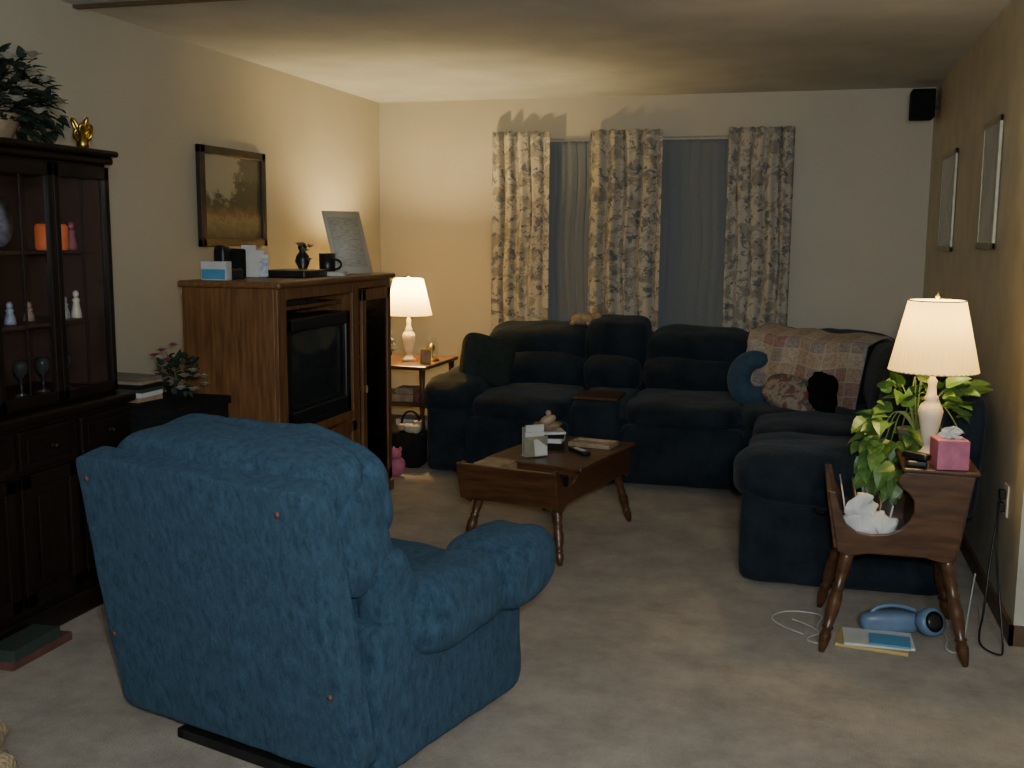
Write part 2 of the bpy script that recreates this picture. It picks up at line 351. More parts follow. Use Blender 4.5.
def curtain(name,x0,x1,z0,z1,y,folds,amp,mat,uvw,ruf=.004):
    ph=random.random()*6
    def fn(u,v):
        z=z0+(z1-z0)*v
        g=1-.35*math.exp(-((v-.95)/.015)**2)
        a=amp*(.7+.3*math.sin(3*u+ph))*g
        w=(x1-x0); xx=x0+w*u+ .012*math.sin(9*v+ph)*math.sin(math.pi*u)
        xx+= .010*math.sin(folds*2*math.pi*u*1.0+ph+1.2)
        yy=y-amp+a*math.sin(folds*2*math.pi*u+ph+.5*math.sin(4*v))+.3*a*math.sin(folds*4.6*math.pi*u+ph)
        zz=z
        if v>.999: zz+= ruf*math.sin(folds*3*math.pi*u)
        return (xx,yy,zz)
    return gridsheet(name,110,40,fn,mat,thick=.002,uvs=uvw)
for (a,b) in ((-2.215,-1.775),(-1.50,-.965),(-.515,-.095)):
    curtain('floral_curtain',a,b,.62,2.20,YB-.05,4.5,.032,'floral',(1.3,3.2))
for (a,b) in ((-1.97,-1.40),(-1.08,-.44)):
    curtain('sheer_curtain',a,b,.68,2.13,YB-.012,8,.006,'sheer',(1,3),.001)
rod=empty('curtain_rod',(0,0,0))
tube('rod',[(-2.20,YB-.012,2.15),(-1.1,YB-.012,2.15),(-.12,YB-.012,2.15)],.004,'rod',rod)
boxes('brackets',[((x-.006,YB-.018,2.14),(x+.006,YB-.001,2.16)) for x in (-2.19,-1.23,-.14)],'rod',rod)

# ------------------------------------------------------------ pictures
p=empty('landscape_painting',(XL,5.42,1.655))
fw=.045; hw,hh=.355,.27
boxes('frame',[((0.002,-hw,-hh),(.035,-hw+fw,hh)),((0.002,hw-fw,-hh),(.035,hw,hh)),((0.002,-hw,-hh),(.035,hw,-hh+fw)),((0.002,-hw,hh-fw),(.035,hw,hh))],'hframe',p,bev=.005)
gridsheet('canvas',1,1,lambda u,v:(.018,-hw+fw+(2*hw-2*fw)*u,-hh+fw+(2*hh-2*fw)*v),'painting',p)
for (y0,y1,z0,z1) in ((6.28,6.86,1.385,1.945),(4.93,5.36,1.41,1.975)):
    p=empty('framed_print',(XR,(y0+y1)/2,(z0+z1)/2)); hw=(y1-y0)/2;hh=(z1-z0)/2;fw=.03
    boxes('frame',[((-.018,-hw,-hh),(-.002,-hw+fw,hh)),((-.018,hw-fw,-hh),(-.002,hw,hh)),((-.018,-hw,-hh),(-.002,hw,-hh+fw)),((-.018,-hw,hh-fw),(-.002,hw,hh))],'silver',p,bev=.003)
    box('print',(-.014,-hw+fw,-hh+fw),(-.004,hw-fw,hh-fw),'print',p)
s=empty('wall_speaker',(.69,7.36,2.30))
box('cabinet',(-.07,-.09,-.09),(.07,.09,.09),'blackm',s,bev=.008)
box('grille',(-.06,-.094,-.08),(.06,-.088,.08),'blackm',s,bev=.002)
box('bracket',(.06,-.015,-.02),(.098,.015,.02),'metal',s)

# ------------------------------------------------------------ entertainment center
E=empty('entertainment_center',(-2.72,4.27,0))
D=.46;Wd=1.34;TH=1.245
boxes('case',[((0,0,0),(D,.035,TH-.03)),((0,Wd-.035,0),(D,Wd,TH-.03)),((0,.035,0),(.02,Wd-.035,TH-.03)),
 ((.02,.86,.06),(D,.89,TH-.03)),((.02,.035,.06),(D-.01,Wd-.035,.09)),((.02,.035,.50),(D-.005,.86,.53)),((.02,.035,1.10),(D-.06,.86,1.12)),
 ((D-.03,.035,0),(D,Wd-.035,.08))],'oak',E,bev=.003)
boxes('face_frame',[((D,0,0),(D+.018,.085,TH-.03)),((D,.82,0.05),(D+.018,.90,TH-.03)),((D,Wd-.05,0),(D+.018,Wd,TH-.03)),((D,.085,TH-.085),(D+.018,.82,TH-.03)),((D,.90,TH-.07),(D+.018,Wd-.05,TH-.03)),
 ((D,.085,.50),(D+.018,.82,.545)),((D,.085,0),(D+.018,Wd-.05,.07))],'oak',E,bev=.003)
box('top',(-.01,-.025,TH-.03),(D+.045,Wd+.025,TH),'oaktop',E,bev=.01)
box('base_plinth',(0,-.012,0),(D+.03,Wd+.012,.06),'oak',E,bev=.006)
for i,(a,b) in enumerate(((.09,.445),(.455,.815))):
    boxes('door_%d'%i,[((D+.018,a,.08),(D+.036,a+.05,.49)),((D+.018,b-.05,.08),(D+.036,b,.49)),((D+.018,a,.08),(D+.036,b,.13)),((D+.018,a,.44),(D+.036,b,.49)),((D+.015,a+.04,.12),(D+.028,b-.04,.45))],'oak',E,bev=.003)
a,b=.905,Wd-.035
boxes('glass_door_frame',[((D+.018,a,.08),(D+.036,a+.05,1.17)),((D+.018,b-.05,.08),(D+.036,b,1.17)),((D+.018,a,.08),(D+.036,b,.14)),((D+.018,a,1.11),(D+.036,b,1.17))],'oak',E,bev=.003)
box('door_glass',(D+.022,a+.05,.14),(D+.027,b-.05,1.11),'smoke',E)
boxes('door_knobs',[((D+.036,a+.02,.62),(D+.05,a+.035,.66)),((D+.036,.425,.40),(D+.05,.44,.43)),((D+.036,.46,.40),(D+.05,.475,.43))],'brass',E,bev=.003)
boxes('stereo_components',[((.1,.92,z),(D-.03,Wd-.06,z+h)) for z,h in ((.1,.22),(.40,.12),(.58,.10),(.74,.1),(.92,.13))],'black',E,bev=.004)
boxes('component_displays',[((D-.03,.98,z),(D-.027,1.2,z+.015)) for z in (.45,.62,.79,.98)],'bluepl',E)
TV=empty('crt_television',(-2.75,4.27,.532))
boxes('cabinet',[((.07,.105,0),(.34,.80,.52)),((.34,.095,.002),(.47,.81,.535))],'black',TV,bev=.012)
boxes('bezel',[((.47,.095,.002),(.50,.15,.535)),((.47,.755,.002),(.50,.81,.535)),((.47,.095,.47),(.50,.81,.535)),((.47,.095,.002),(.50,.81,.10))],'black',TV,bev=.008)
gridsheet('tube',12,12,lambda u,v:(.468+.03*math.sin(math.pi*u)*math.sin(math.pi*v),.14+.63*u,.09+.39*v),'screen',TV)
boxes('controls',[((.50,.3+.05*i,.035),(.504,.33+.05*i,.045)) for i in range(6)],'metal',TV)
V=empty('video_recorder',(-2.38,4.62,1.1205)); box('body',(-.16,-.2,0),(.07,.2,.045),'black',V,bev=.004); boxes('slot',[((.07,-.15,.025),(.072,.02,.035)),((.07,.06,.015),(.072,.15,.03))],'metal',V)
zt=TH+.0005
o=empty('telephone_answering_machine',(-2.60,4.44,zt)); box('base',(-.08,-.06,0),(.06,.07,.05),'black',o,bev=.008); cushion('handset',(-.02,.02,.085),(.06,.07,.15),'black',o,k=5,amp=0,N=6)
box('console',(-.1,.075,0),(.04,.14,.14),'blackm',o,bev=.01)
o=empty('greeting_card_box',(-2.58,4.33,zt)); box('box',(-.065,-.02,0),(.065,.03,.085),'white',o,bev=.002); box('label',(-.06,-.022,.005),(.06,-.0205,.05),'bluecard',o)
o=empty('upright_papers',(-2.58,4.70,zt),25); boxes('sheets',[((-.05,-.02,0),(.04,-.012,.13)),((-.02,.0,0),(.06,.008,.11)),((-.07,.02,0),(.0,.028,.16))],'white',o,rot=(R(-8),0,0))
box('photo',(.02,-.03,0),(.06,-.024,.09),'blueceram',o,rot=(R(-8),0,0))
o=empty('cable_box',(-2.45,4.86,zt)); box('body',(-.12,-.14,0),(.12,.12,.035),'black',o,bev=.004); boxes('front',[((.12,-.1,.012),(.122,.02,.025))],'metal',o)
o=empty('paper_stack',(-2.36,5.10,zt)); boxes('sheets',[((-.08,-.09,0),(.08,.07,.01)),((-.07,-.09,.01),(.07,.05,.018))],'white',o,rot=(0,0,R(15)))
o=empty('black_mug',(-2.46,5.26,zt)); lathe('cup',[(.035,0),(.042,.01),(.044,.11),(.038,.11),(.036,.02),(0,.018)],'black',o); tube('handle',[(.04,0,.08),(.08,0,.075),(.08,0,.03),(.04,0,.025)],.006,'black',o)
o=empty('ornate_figurine',(-2.55,5.15,zt)); lathe('body',[(.035,0),(.04,.01),(.022,.03),(.04,.07),(.032,.10),(.015,.12),(.025,.14),(.016,.165),(0,.17)],'black',o); flowers('blossoms',[(0.02,-.02,.12),(.03,0,.07),(.0,-.03,.15),(.03,.02,.14)],.035,'shell',o)
o=empty('document_on_easel',(-2.39,5.40,zt),0)
def df(u,v):
    w=(u-.5)*.215; 
    return (.72*w-.075*v-.03*v+.04, .69*w+.085*v-.03*v-.03, .003+.335*v)
gridsheet('sheet',1,1,df,'doc',o,thick=.004)
boxes('easel_leg',[((-.005,-.005,0),(.005,.005,.22))],'trimw',o,loc=(-.07,.14,0),rot=(R(10),R(10),0))

# ------------------------------------------------------------ hutch
HX,HY=XL+.06,2.38
Hh=empty('china_hutch',(HX,HY,0))
b0,ln=.43,1.33
box('base_case',(0,0,.06),(b0,ln,.78),'hutch',Hh,bev=.004)
box('base_plinth',(0,-.01,0),(b0+.02,ln+.01,.09),'hutch',Hh,bev=.008)
box('base_top',(0,-.02,.78),(b0+.03,ln+.02,.815),'hutch',Hh,bev=.01)
nd=4; dw=ln/nd
for i in range(nd):
    y0=i*dw+.015;y1=(i+1)*dw-.015
    boxes('drawer_%d'%i,[((b0,y0,.62),(b0+.018,y1,.76)),((b0+.018,y0+.03,.645),(b0+.024,y1-.03,.735))],'hutch',Hh,bev=.004)
    boxes('base_door_%d'%i,[((b0,y0,.12),(b0+.018,y0+.05,.60)),((b0,y1-.05,.12),(b0+.018,y1,.60)),((b0,y0,.12),(b0+.018,y1,.17)),((b0,y0,.55),(b0+.018,y1,.60)),((b0,y0+.04,.16),(b0+.010,y1-.04,.56)),((b0+.01,y0+.08,.2),(b0+.02,y1-.08,.52))],'hutch',Hh,bev=.005)
    lathe('drawer_pull_%d'%i,[(.004,0),(.010,.006),(.010,.012),(.005,.02),(.011,.028),(0,.032)],'metal',Hh,loc=(b0+.024,(y0+y1)/2,.69),rot=(0,R(90),0),seg=12)
u0=.37; uz0,uz1=.815,1.72
boxes('upper_case',[((0,0,uz0),(u0,.025,uz1)),((0,ln-.025,uz0),(u0,ln,uz1)),((0,0,uz0),(u0,ln,uz0+.03)),((0,0,uz1-.03),(u0,ln,uz1))],'hutch',Hh,bev=.002)
boxes('back_panel',[((0.002,0.025,uz0+.03),(.015,ln-.025,uz1-.03)),((.015,.0255,uz0+.03),(u0-.01,.03,uz1-.03)),((.015,ln-.03,uz0+.03),(u0-.01,ln-.0255,uz1-.03))],'hutchi',Hh)
boxes('shelves',[((.015,.03,1.105),(u0-.04,ln-.03,1.117)),((.015,.03,1.375),(u0-.04,ln-.03,1.387))],'hutchi',Hh)
boxes('crown',[((0,-.02,uz1),(u0+.03,ln+.02,uz1+.03)),((0,-.03,uz1+.03),(u0+.05,ln+.03,uz1+.055))],'hutch',Hh,bev=.01)
for i in range(nd):
    y0=i*dw+.004;y1=(i+1)*dw-.004
    boxes('upper_door_%d'%i,[((u0,y0,uz0+.01),(u0+.02,y0+.028,uz1-.01)),((u0,y1-.028,uz0+.01),(u0+.02,y1,uz1-.01)),((u0,y0,uz0+.01),(u0+.02,y1,uz0+.05)),((u0,y0,uz1-.06),(u0+.02,y1,uz1-.01)),((u0+.006,(y0+y1)/2-.004,uz0+.05),(u0+.014,(y0+y1)/2+.004,uz1-.06))],'hutch',Hh,bev=.003)
    box('upper_glass_%d'%i,(u0+.008,y0+.025,uz0+.04),(u0+.010,y1-.025,uz1-.05),'glass',Hh)
def infig(name,x,y,z,h,mat):
    o=empty(name,(HX+x,HY+y,z)); lathe('robe',[(.022,0),(.02,.02),(.012,h*.55),(.016,h*.65),(.006,h*.75)],mat,o,seg=14); cushion('head',(0,0,h*.86),(.024,.024,.03),mat,o,k=2,amp=0,N=4); return o
s1,s2=1.1175,1.3875
o=empty('candle_jar',(HX+.26,HY+1.135,s2)); lathe('jar',[(.055,0),(.060,.01),(.060,.09),(.052,.10)],'orange',o); lathe('rim',[(.053,.10),(.056,.105),(.053,.115)],'glass',o)
for (x,y,h,m) in ((.26,1.175,.10,'cream'),(.24,1.215,.085,'blueceram'),(.26,1.26,.11,'cream'),(.25,.90,.08,'blueceram'),(.2,1.06,.07,'shell')): infig('china_figurine',x,y,s1,h,m)
infig('china_figurine',.25,1.265,s2,.11,'petalp')
for y in (.93,.56,.28):
    o=empty('display_plate',(HX+.14,HY+y,s2+.125)); lathe('plate',[(0,-.004),(.06,-.002),(.12,.014),(.122,.017),(.06,.004),(0,.003)],'blueceram',o,rot=(0,R(75),0)); box('stand',(-.02,-.03,-.125),(.05,.03,-.115),'metal',o)
for y in (.95,1.07,1.2,.75,.5):
    o=empty('glass_goblet',(HX+.24,HY+y,uz0+.0305)); lathe('goblet',[(.03,0),(.004,.008),(.004,.06),(.024,.08),(.028,.11),(.024,.13)],'gob',o,seg=16)
o=empty('teapot',(HX+.15,HY+.70,s1)); cushion('body',(0,0,.05),(.12,.12,.1),'blueceram',o,k=2.3,amp=0,N=6); tube('spout',[(0,.05,.04),(0,.09,.06),(0,.1,.1)],.01,'blueceram',o); tube('handle',[(0,-.05,.08),(0,-.1,.07),(0,-.09,.02),(0,-.05,.02)],.006,'blueceram',o); lathe('lid',[(.03,.095),(.02,.105),(.006,.11),(.009,.12),(0,.125)],'blueceram',o,seg=12)
o=empty('silk_flower_arrangement',(HX+.19,HY+.92,uz1+.058)); 
lathe('basket',[(.07,0),(.10,.07),(.11,.10)],'shell',o)
foliage('leaves',[((0.04,.02,.19),(.15,.20,.13),330),((.05,.16,.11),(.12,.12,.09),170),((.05,-.2,.18),(.12,.2,.14),150)],'leafd',o,.048,.036,origin=(0,0,.08),seed=3)
flowers('blossoms',[(.15,-.16,.20),(.14,-.05,.28),(.16,-.26,.15),(.13,-.22,.30),(.17,.10,.22),(.19,-.08,.13),(.17,.02,.24),(.19,.03,.10),(.16,.18,.15),(.12,.10,.31),(.18,-.02,.18)],.042,'petal',o)
o=empty('gold_bow',(HX+.32,HY+1.27,uz1+.056)); 
for i in range(14):
    a=i*.7; tube('loop_%d'%i,[(0,0,.03),(.04*math.cos(a),.04*math.sin(a),.04+.03*(i%3)),(.035*math.cos(a+.6),.035*math.sin(a+.6),.09+.02*(i%3)),(0,0,.05)],.007,'gold',o)
lathe('knot',[(.02,0),(.025,.02),(.02,.05),(0,.06)],'gold',o,seg=12)

S=empty('black_side_stand',(-3.02,3.76,0))
boxes('cabinet',[((0,0,.0),(.55,.46,.03)),((0,0,.70),(.56,.47,.735)),((0,0,.03),(.02,.46,.70)),((0.02,0,.03),(.55,.02,.70)),((.02,.44,.03),(.55,.46,.70)),((.02,.02,.36),(.55,.44,.38)),((.535,.02,.03),(.55,.44,.70))],'blackm',S,bev=.004)
o=empty('book_stack',(-2.74,3.88,.736)); z=0
for i in range(7):
    h=random.uniform(.012,.020); box('book_%d'%i,(-.13,-.075,0),(.11,.075,h),['blackm','shell','white','green','blackm','shell','terra'][i],o,loc=(0,0,z),rot=(0,0,R(random.uniform(-9,9)))); z+=h+.0003
o=empty('flower_pot',(-2.64,4.09,.736)); lathe('pot',[(.04,0),(.05,.04),(.052,.05),(.045,.05)],'blackm',o)
foliage('leaves',[((0,0,.10),(.08,.09,.09),90)],'leafd',o,.04,.028,origin=(0,0,.05),seed=5)
flowers('white_blossoms',[(.07,-.06,.10),(.09,.0,.09),(.10,.05,.05),(.05,.04,.11),(.10,-.04,.04),(.09,-.02,.12),(.07,-.09,.05),(.08,.08,.08)],.032,'petal',o)
flowers('pink_blossoms',[(-.03,-.07,.21),(.0,-.03,.23),(-.05,-.1,.19),(.0,-.08,.17)],.03,'petalp',o)
tube('sprig',[(0,0,.05),(0,-.03,.15),(-.02,-.06,.21)],.003,'stem',o)

# ------------------------------------------------------------ recliner
Rc=empty('blue_recliner',(-1.35,2.865,0),-16)
def tap(w):
    w.x*=1-.10*(w.z/.78+.5)*.5; return w
cushion('back_shell',(0,-.445,.465),(.90,.09,.80),'blue',Rc,k=28,rot=(11,0,0),amp=.004,N=30,fn=tap)
cushion('headrest',(0,-.375,.79),(.80,.21,.27),'blue',Rc,k=4.5,rot=(11,0,0),amp=.014,N=18)
cushion('headrest_front',(0,-.28,.775),(.82,.22,.31),'blue',Rc,k=3.6,rot=(11,0,0),amp=.018,N=18)
cushion('lumbar_cushion',(0,-.22,.56),(.74,.24,.32),'blue',Rc,k=3.4,rot=(12,0,0),amp=.012,N=14)
for sx in (-1,1):
    cushion('head_wing_%d'%sx,(sx*.355,-.31,.68),(.13,.20,.32),'blue',Rc,k=3.4,rot=(11,0,0),amp=.012)
    cushion('lower_wing_%d'%sx,(sx*.395,-.22,.49),(.13,.17,.28),'blue',Rc,k=3.2,rot=(11,0,0),amp=.012)
    cushion('side_panel_%d'%sx,(sx*.38,.03,.245),(.14,.74,.42),'blue',Rc,k=14,amp=.005,N=18)
    cushion('arm_pad_%d'%sx,(sx*.415,.03,.425),(.22,.46,.24),'blue',Rc,k=2.8,amp=.014,N=14)
    cushion('arm_front_%d'%sx,(sx*.42,.31,.455),(.29,.36,.25),'blue',Rc,k=2.7,amp=.014,N=14)
cushion('seat_cushion',(0,.08,.38),(.60,.62,.18),'blue',Rc,k=4,amp=.01)
cushion('footrest_panel',(0,.40,.23),(.62,.12,.36),'blue',Rc,k=8,amp=.008)
box('underframe',(-.36,-.30,.05),(.36,.33,.12),'blackm',Rc)
boxes('base_rails',[((-.25,-.39,.0),(.36,-.35,.03)),((-.30,.28,0),(.30,.32,.03)),((-.25,-.39,.0),(-.22,.32,.028)),((.24,-.39,0),(.28,.32,.028)),((-.2,-.2,.02),(-.16,.2,.06)),((.16,-.2,.02),(.2,.2,.06))],'metal',Rc,bev=.004)
for i,(x,y,z) in enumerate(((.335,-.565,.79),(-.365,-.565,.79),(.405,-.468,.31),(-.405,-.468,.31))):
    lathe('button_%d'%i,[(.009,0),(.008,.004),(0,.006)],'red',Rc,loc=(x,y,z),rot=(R(101),0,0),seg=12)

# ------------------------------------------------------------ sofa
So=empty('sectional_sofa',(0,0,0))
def sc(n,lo,hi,k=5,rot=(0,0,0),amp=.012,N=14,mat='navy'):
    c=[(lo[i]+hi[i])/2 for i in range(3)]; s=[hi[i]-lo[i] for i in range(3)]
    return cushion(n,c,s,mat,So,k=k,rot=rot,amp=amp,N=N,freq=4)
sc('base_long',(-2.18,6.06,.01),(-.20,7.15,.40),k=18,amp=.003)
sc('base_corner',(-.30,6.0,.01),(.75,7.2,.40),k=14,amp=.003)
sc('base_return',(-.19,4.46,.01),(.63,6.2,.40),k=14,amp=.003)
sc('arm_left_body',(-2.20,6.05,.01),(-1.92,7.10,.48),k=12,amp=.005)
sc('arm_left_pad',(-2.25,5.98,.36),(-1.87,6.95,.60),k=3,amp=.015)
sc('seat_1',(-1.93,5.98,.34),(-1.30,6.85,.51),k=4)
sc('footrest_1',(-1.92,5.99,.04),(-1.30,6.15,.38),k=9)
sc('console',(-1.30,6.02,.03),(-.99,6.95,.50),k=9,amp=.004)
sc('seat_2',(-.99,5.98,.34),(-.30,6.85,.51),k=4)
sc('footrest_2',(-.99,5.99,.04),(-.28,6.15,.38),k=9)
sc('seat_corner',(-.32,5.95,.34),(.5,6.9,.51),k=4)
sc('back_shell',(-2.06,6.98,.2),(-.1,7.2,.82),k=9,amp=.006,N=20)
sc('back_1',(-2.03,6.72,.60),(-1.35,7.14,.87),k=4.2,rot=(8,0,0))
sc('back_1_low',(-1.94,6.62,.44),(-1.33,7.0,.71),k=3.2,rot=(8,0,0))
sc('back_mid',(-1.36,6.76,.5),(-.95,7.16,.925),k=5,rot=(6,0,0))
sc('back_mid_low',(-1.34,6.64,.46),(-.97,7.0,.70),k=3.4,rot=(8,0,0))
sc('back_2',(-.95,6.72,.60),(-.30,7.14,.87),k=4.2,rot=(8,0,0))
sc('back_2_low',(-.97,6.62,.44),(-.32,7.0,.71),k=3.2,rot=(8,0,0))
sc('corner_shell',(.05,6.4,.2),(.75,7.18,.80),k=6,amp=.006)
cushion('back_corner',(.20,6.72,.68),(.96,.40,.42),'navy',So,k=3.6,rot=(8,0,-42),amp=.012,freq=4)
sc('back_corner_filler',(-.34,6.80,.5),(.06,7.16,.88),k=3.6,rot=(8,0,0))
sc('seat_3',(-.22,5.42,.34),(.48,6.1,.51),k=4)
sc('seat_4',(-.22,4.78,.34),(.48,5.42,.51),k=4)
sc('back_shell_return',(.56,4.50,.3),(.74,6.5,.84),k=9,amp=.006,N=20,rot=(0,3,0))
sc('back_3',(.36,5.45,.5),(.73,6.35,.90),k=3.4,rot=(0,8,0))
sc('back_4',(.37,4.72,.5),(.73,5.45,.90),k=3.4,rot=(0,8,0))
sc('arm_return_body',(-.21,4.44,.01),(.62,4.78,.48),k=14,amp=.005)
sc('arm_return_pad',(-.24,4.37,.34),(.60,4.86,.585),k=3.2,amp=.014,N=18)
box('console_tray',(-1.28,6.08,.501),(-1.01,6.38,.515),'maple',So,bev=.004)
lathe('recline_handle',[(.035,0),(.038,.01),(.02,.018)],'black',So,loc=(.12,4.442,.36),rot=(R(90),0,0))
def qf(u,v):
    a=R(-42); ax=Vector((math.cos(a),math.sin(a),0)); nr=Vector((math.sin(a),-math.cos(a),0))
    w=(u-.5)*(.84+.10*(1-v)); 
    s=v*.86
    if s<.45: off=.345-.10*s/.45; z=.50+s*.83
    elif s<.62:
        t=(s-.45)/.17; off=.245-.17*t*1.1; z=.8735+.042*math.sin(t*math.pi/2)
    else:
        t=(s-.62)/.24; off=.058-.12*t; z=.9155-.05*t
    p=Vector((.20,6.72,0))+ax*w+nr*(off+.012*math.sin(7*u*3+v*4))+Vector((0,0,z-.02*abs(w)**2+.008*math.sin(15*u+3*v)))
    p+=Vector((0,0,-.06*(1-v)*math.sin(3*u)))
    return p
gridsheet('patchwork_quilt',40,40,qf,'quilt',thick=.012,uvs=(9,9))
o=empty('neck_pillow',(-.24,6.36,.635)); 
bm=bmesh.new(); rings=[]
for i in range(25):
    t=i/24; a=R(60+270*t); rad=.072*(.4+.6*math.sin(math.pi*t)**.45) if 0<t<1 else .02
    c=Vector((.10*math.cos(a),0,.11*math.sin(a))); e=Vector((math.cos(a),0,math.sin(a)))
    rings.append([bm.verts.new(c+e*rad*math.cos(b)+Vector((0,rad*.8*math.sin(b),0))) for b in [2*math.pi*j/14 for j in range(14)]])
for x,y in zip(rings,rings[1:]):
    for j in range(14): bm.faces.new((x[j],x[(j+1)%14],y[(j+1)%14],y[j]))
bm.faces.new(rings[0]); bm.faces.new(rings[-1][::-1])
frombm('ring',bm,'teal',o,rot=(R(-18),0,R(-15)),smooth=True)
def uvcush(name,c,s,mat,rot,parent=None,k=3):
    o=cushion(name,c,s,mat,parent,k=k,rot=rot,amp=.01)
    me=o.data; uv=me.uv_layers.new(name='UVMap')
    for l in me.loops:
        v=me.vertices[l.vertex_index].co; uv.data[l.index].uv=(v.x*2.4,v.z*2.4+v.y)
    return o
uvcush('floral_pillow',(-.03,6.16,.575),(.34,.13,.22),'floralp',(-45,12,-25))
cushion('black_furry_pillow',(.14,6.04,.61),(.15,.16,.27),'furb',None,k=2.4,rot=(-15,-14,0),amp=.02,freq=12)
def pt(w):
    k=1-.25*(abs(w.x)/.18)*(abs(w.z)/.17)*0; e=1+.18*((abs(w.x)/.18)**2)*((abs(w.z)/.17)**2); w.x*=e; w.z*=e; return w
cushion('green_throw_pillow',(-1.90,6.40,.67),(.34,.12,.32),'dgreen',None,k=4,rot=(-16,14,38),amp=.008,fn=pt)
o=empty('plush_toy',(-1.40,6.96,.872)); cushion('body',(0,0,.035),(.16,.10,.08),'beige',o,k=2.2,N=8); cushion('head',(.09,-.02,.06),(.08,.08,.075),'beige',o,k=2.1,N=6)
for i,(x,y) in enumerate(((.08,-.05),(.08,.02))): cushion('ear_%d'%i,(x,y,.10),(.025,.012,.03),'beige',o,k=2,N=4,amp=0)
for i,(x,y) in enumerate(((.05,-.06),(-.06,-.06))): cushion('paw_%d'%i,(x,y,.012),(.04,.06,.03),'beige',o,k=2,N=4,amp=0)

# ------------------------------------------------------------ lamps
def lamp(name,loc,sc,power,zs=1.0):
    o=empty(name,loc)
    P=[(.045,0),(.047,.012),(.030,.022),(.020,.035),(.018,.05),(.026,.06),(.030,.09),(.040,.14),(.044,.165),(.036,.185),(.020,.20),(.026,.21),(.018,.22),(.014,.25),(.018,.27),(.010,.28),(.008,.31)]
    z_=sc*zs
    lathe('turned_base',[(r*sc,z*z_) for r,z in P],'cream',o)
    lathe('socket',[(.010,.31*z_),(.014,.32*z_),(.014,.36*z_),(.006,.365*z_)],'brass',o,seg=16)
    lathe('bulb',[(.008,.365*z_),(.022,.40*z_),(.026,.425*z_),(.018,.45*z_),(0,.455*z_)],'white',o,seg=16)
    r0,r1,z0,z1=.155*sc,.098*sc,.305*z_,.545*z_
    lathe('shade',[(r0+(r1-r0)*t/6,z0+(z1-z0)*t/6) for t in range(7)],'shade',o,seg=96,pleat=.008)
    for i,(rr,zz) in enumerate(((r0,z0),(r1,z1))):
        tube('shade_ring_%d'%i,[(rr*math.cos(a),rr*math.sin(a),zz) for a in [2*math.pi*j/16 for j in range(16)]],.003,'petal',o,cyc=True)
    tube('harp',[(0,-.01,.36*z_),(0,-.05*sc,.42*z_),(0,-.03*sc,.52*z_),(0,0,.55*z_),(0,.03*sc,.52*z_),(0,.05*sc,.42*z_),(0,.01,.36*z_)],.0015,'brass',o)
    lathe('finial',[(.004,.55*z_),(.009,.56*z_),(.004,.575*z_),(0,.58*z_)],'brass',o,seg=12)
    ld=bpy.data.lights.new(name+'_bulb','POINT'); ld.energy=power; ld.color=(1,.76,.38); ld.shadow_soft_size=.03
    lo=bpy.data.objects.new('bulb_light',ld); C.collection.objects.link(lo); lo.parent=o; lo.location=(.0,0,.475*z_)
    return o
T1=empty('corner_end_table',(-2.61,6.78,0))
box('top',(-.30,-.34,.585),(.28,.34,.61),'maple',T1,bev=.006)
boxes('shelves',[((-.28,-.32,.34),(.26,.32,.36)),((-.28,-.32,.10),(.26,.32,.12))],'maple',T1,bev=.003)
for x in (-.26,.24):
    for y in (-.30,.30): lathe('post',[(.02,0),(.018,.1),(.022,.2),(.014,.3),(.022,.36),(.016,.45),(.022,.585)],'maple',T1,loc=(x,y,0),seg=14)
lamp('table_lamp',(-2.56,6.74,.6105),1.02,90,1.0)
o=empty('photo_frame',(-2.38,6.58,.6105)); box('frame',(-.04,-.005,.0),(.04,.005,.10),'gold',o,bev=.002,rot=(R(-10),0,0)); box('photo',(-.03,-.0065,.01),(.03,-.0052,.09),'shell',o,rot=(R(-10),0,0))
o=empty('glass_dome_clock',(-2.41,6.78,.6105)); lathe('base',[(.05,0),(.05,.015),(.04,.02)],'brass',o); lathe('dome',[(.04,.02),(.04,.12),(.03,.15),(.01,.165),(0,.167)],'glass',o); lathe('dial',[(.006,.02),(.006,.06),(.022,.08),(.022,.1),(0,.12)],'brass',o,seg=14)
o=empty('small_bouquet',(-2.63,6.50,.6105)); lathe('vase',[(.025,0),(.03,.04),(.018,.07),(.022,.08)],'shell',o); foliage('leaves',[((0,0,.13),(.05,.05,.06),35)],'leafd',o,.04,.03,origin=(0,0,.07),seed=9); flowers('blossoms',[(0,-.02,.15),(.03,0,.13),(.05,-.02,.09),(0,-.03,.1),(.02,-.03,.19),(.04,-.03,.16)],.03,'shell',o)
o=empty('shelf_clutter',(-2.5,6.60,.3605)); boxes('boxes',[((-.1,-.08,0),(.05,.1,.05)),((-.08,-.06,.05),(.04,.08,.09))],'shell',o,bev=.003); box('red_box',(.07,-.1,0),(.14,.02,.07),'red',o,bev=.003)
o=empty('black_tote_bag',(-2.36,6.24,0)); cushion('body',(0,0,.12),(.22,.20,.24),'blackm',o,k=5,amp=.012,freq=9,N=10); tube('handle',[(-.07,0,.22),(-.06,0,.32),(0,0,.36),(.06,0,.32),(.07,0,.22)],.007,'blackm',o)
boxes('contents',[((-.07,-.05,.22),(.02,.04,.27)),((.02,-.03,.22),(.07,.05,.29))],'shell',o,rot=(0,0,R(15)),bev=.003)
cushion('yellow_cloth',(.03,-.05,.245),(.10,.07,.06),'petal',o,k=2.4,amp=.01,freq=14,N=6)
o=empty('shoe_pair',(-2.56,6.12,0),20)
for i,x in enumerate((-.05,.05)):
    cushion('upper_%d'%i,(x,0,.045),(.085,.25,.08),'blackm',o,k=3,N=8,amp=.002); box('sole_%d'%i,(x-.042,-.125,0),(x+.042,.125,.018),'white',o,bev=.008)
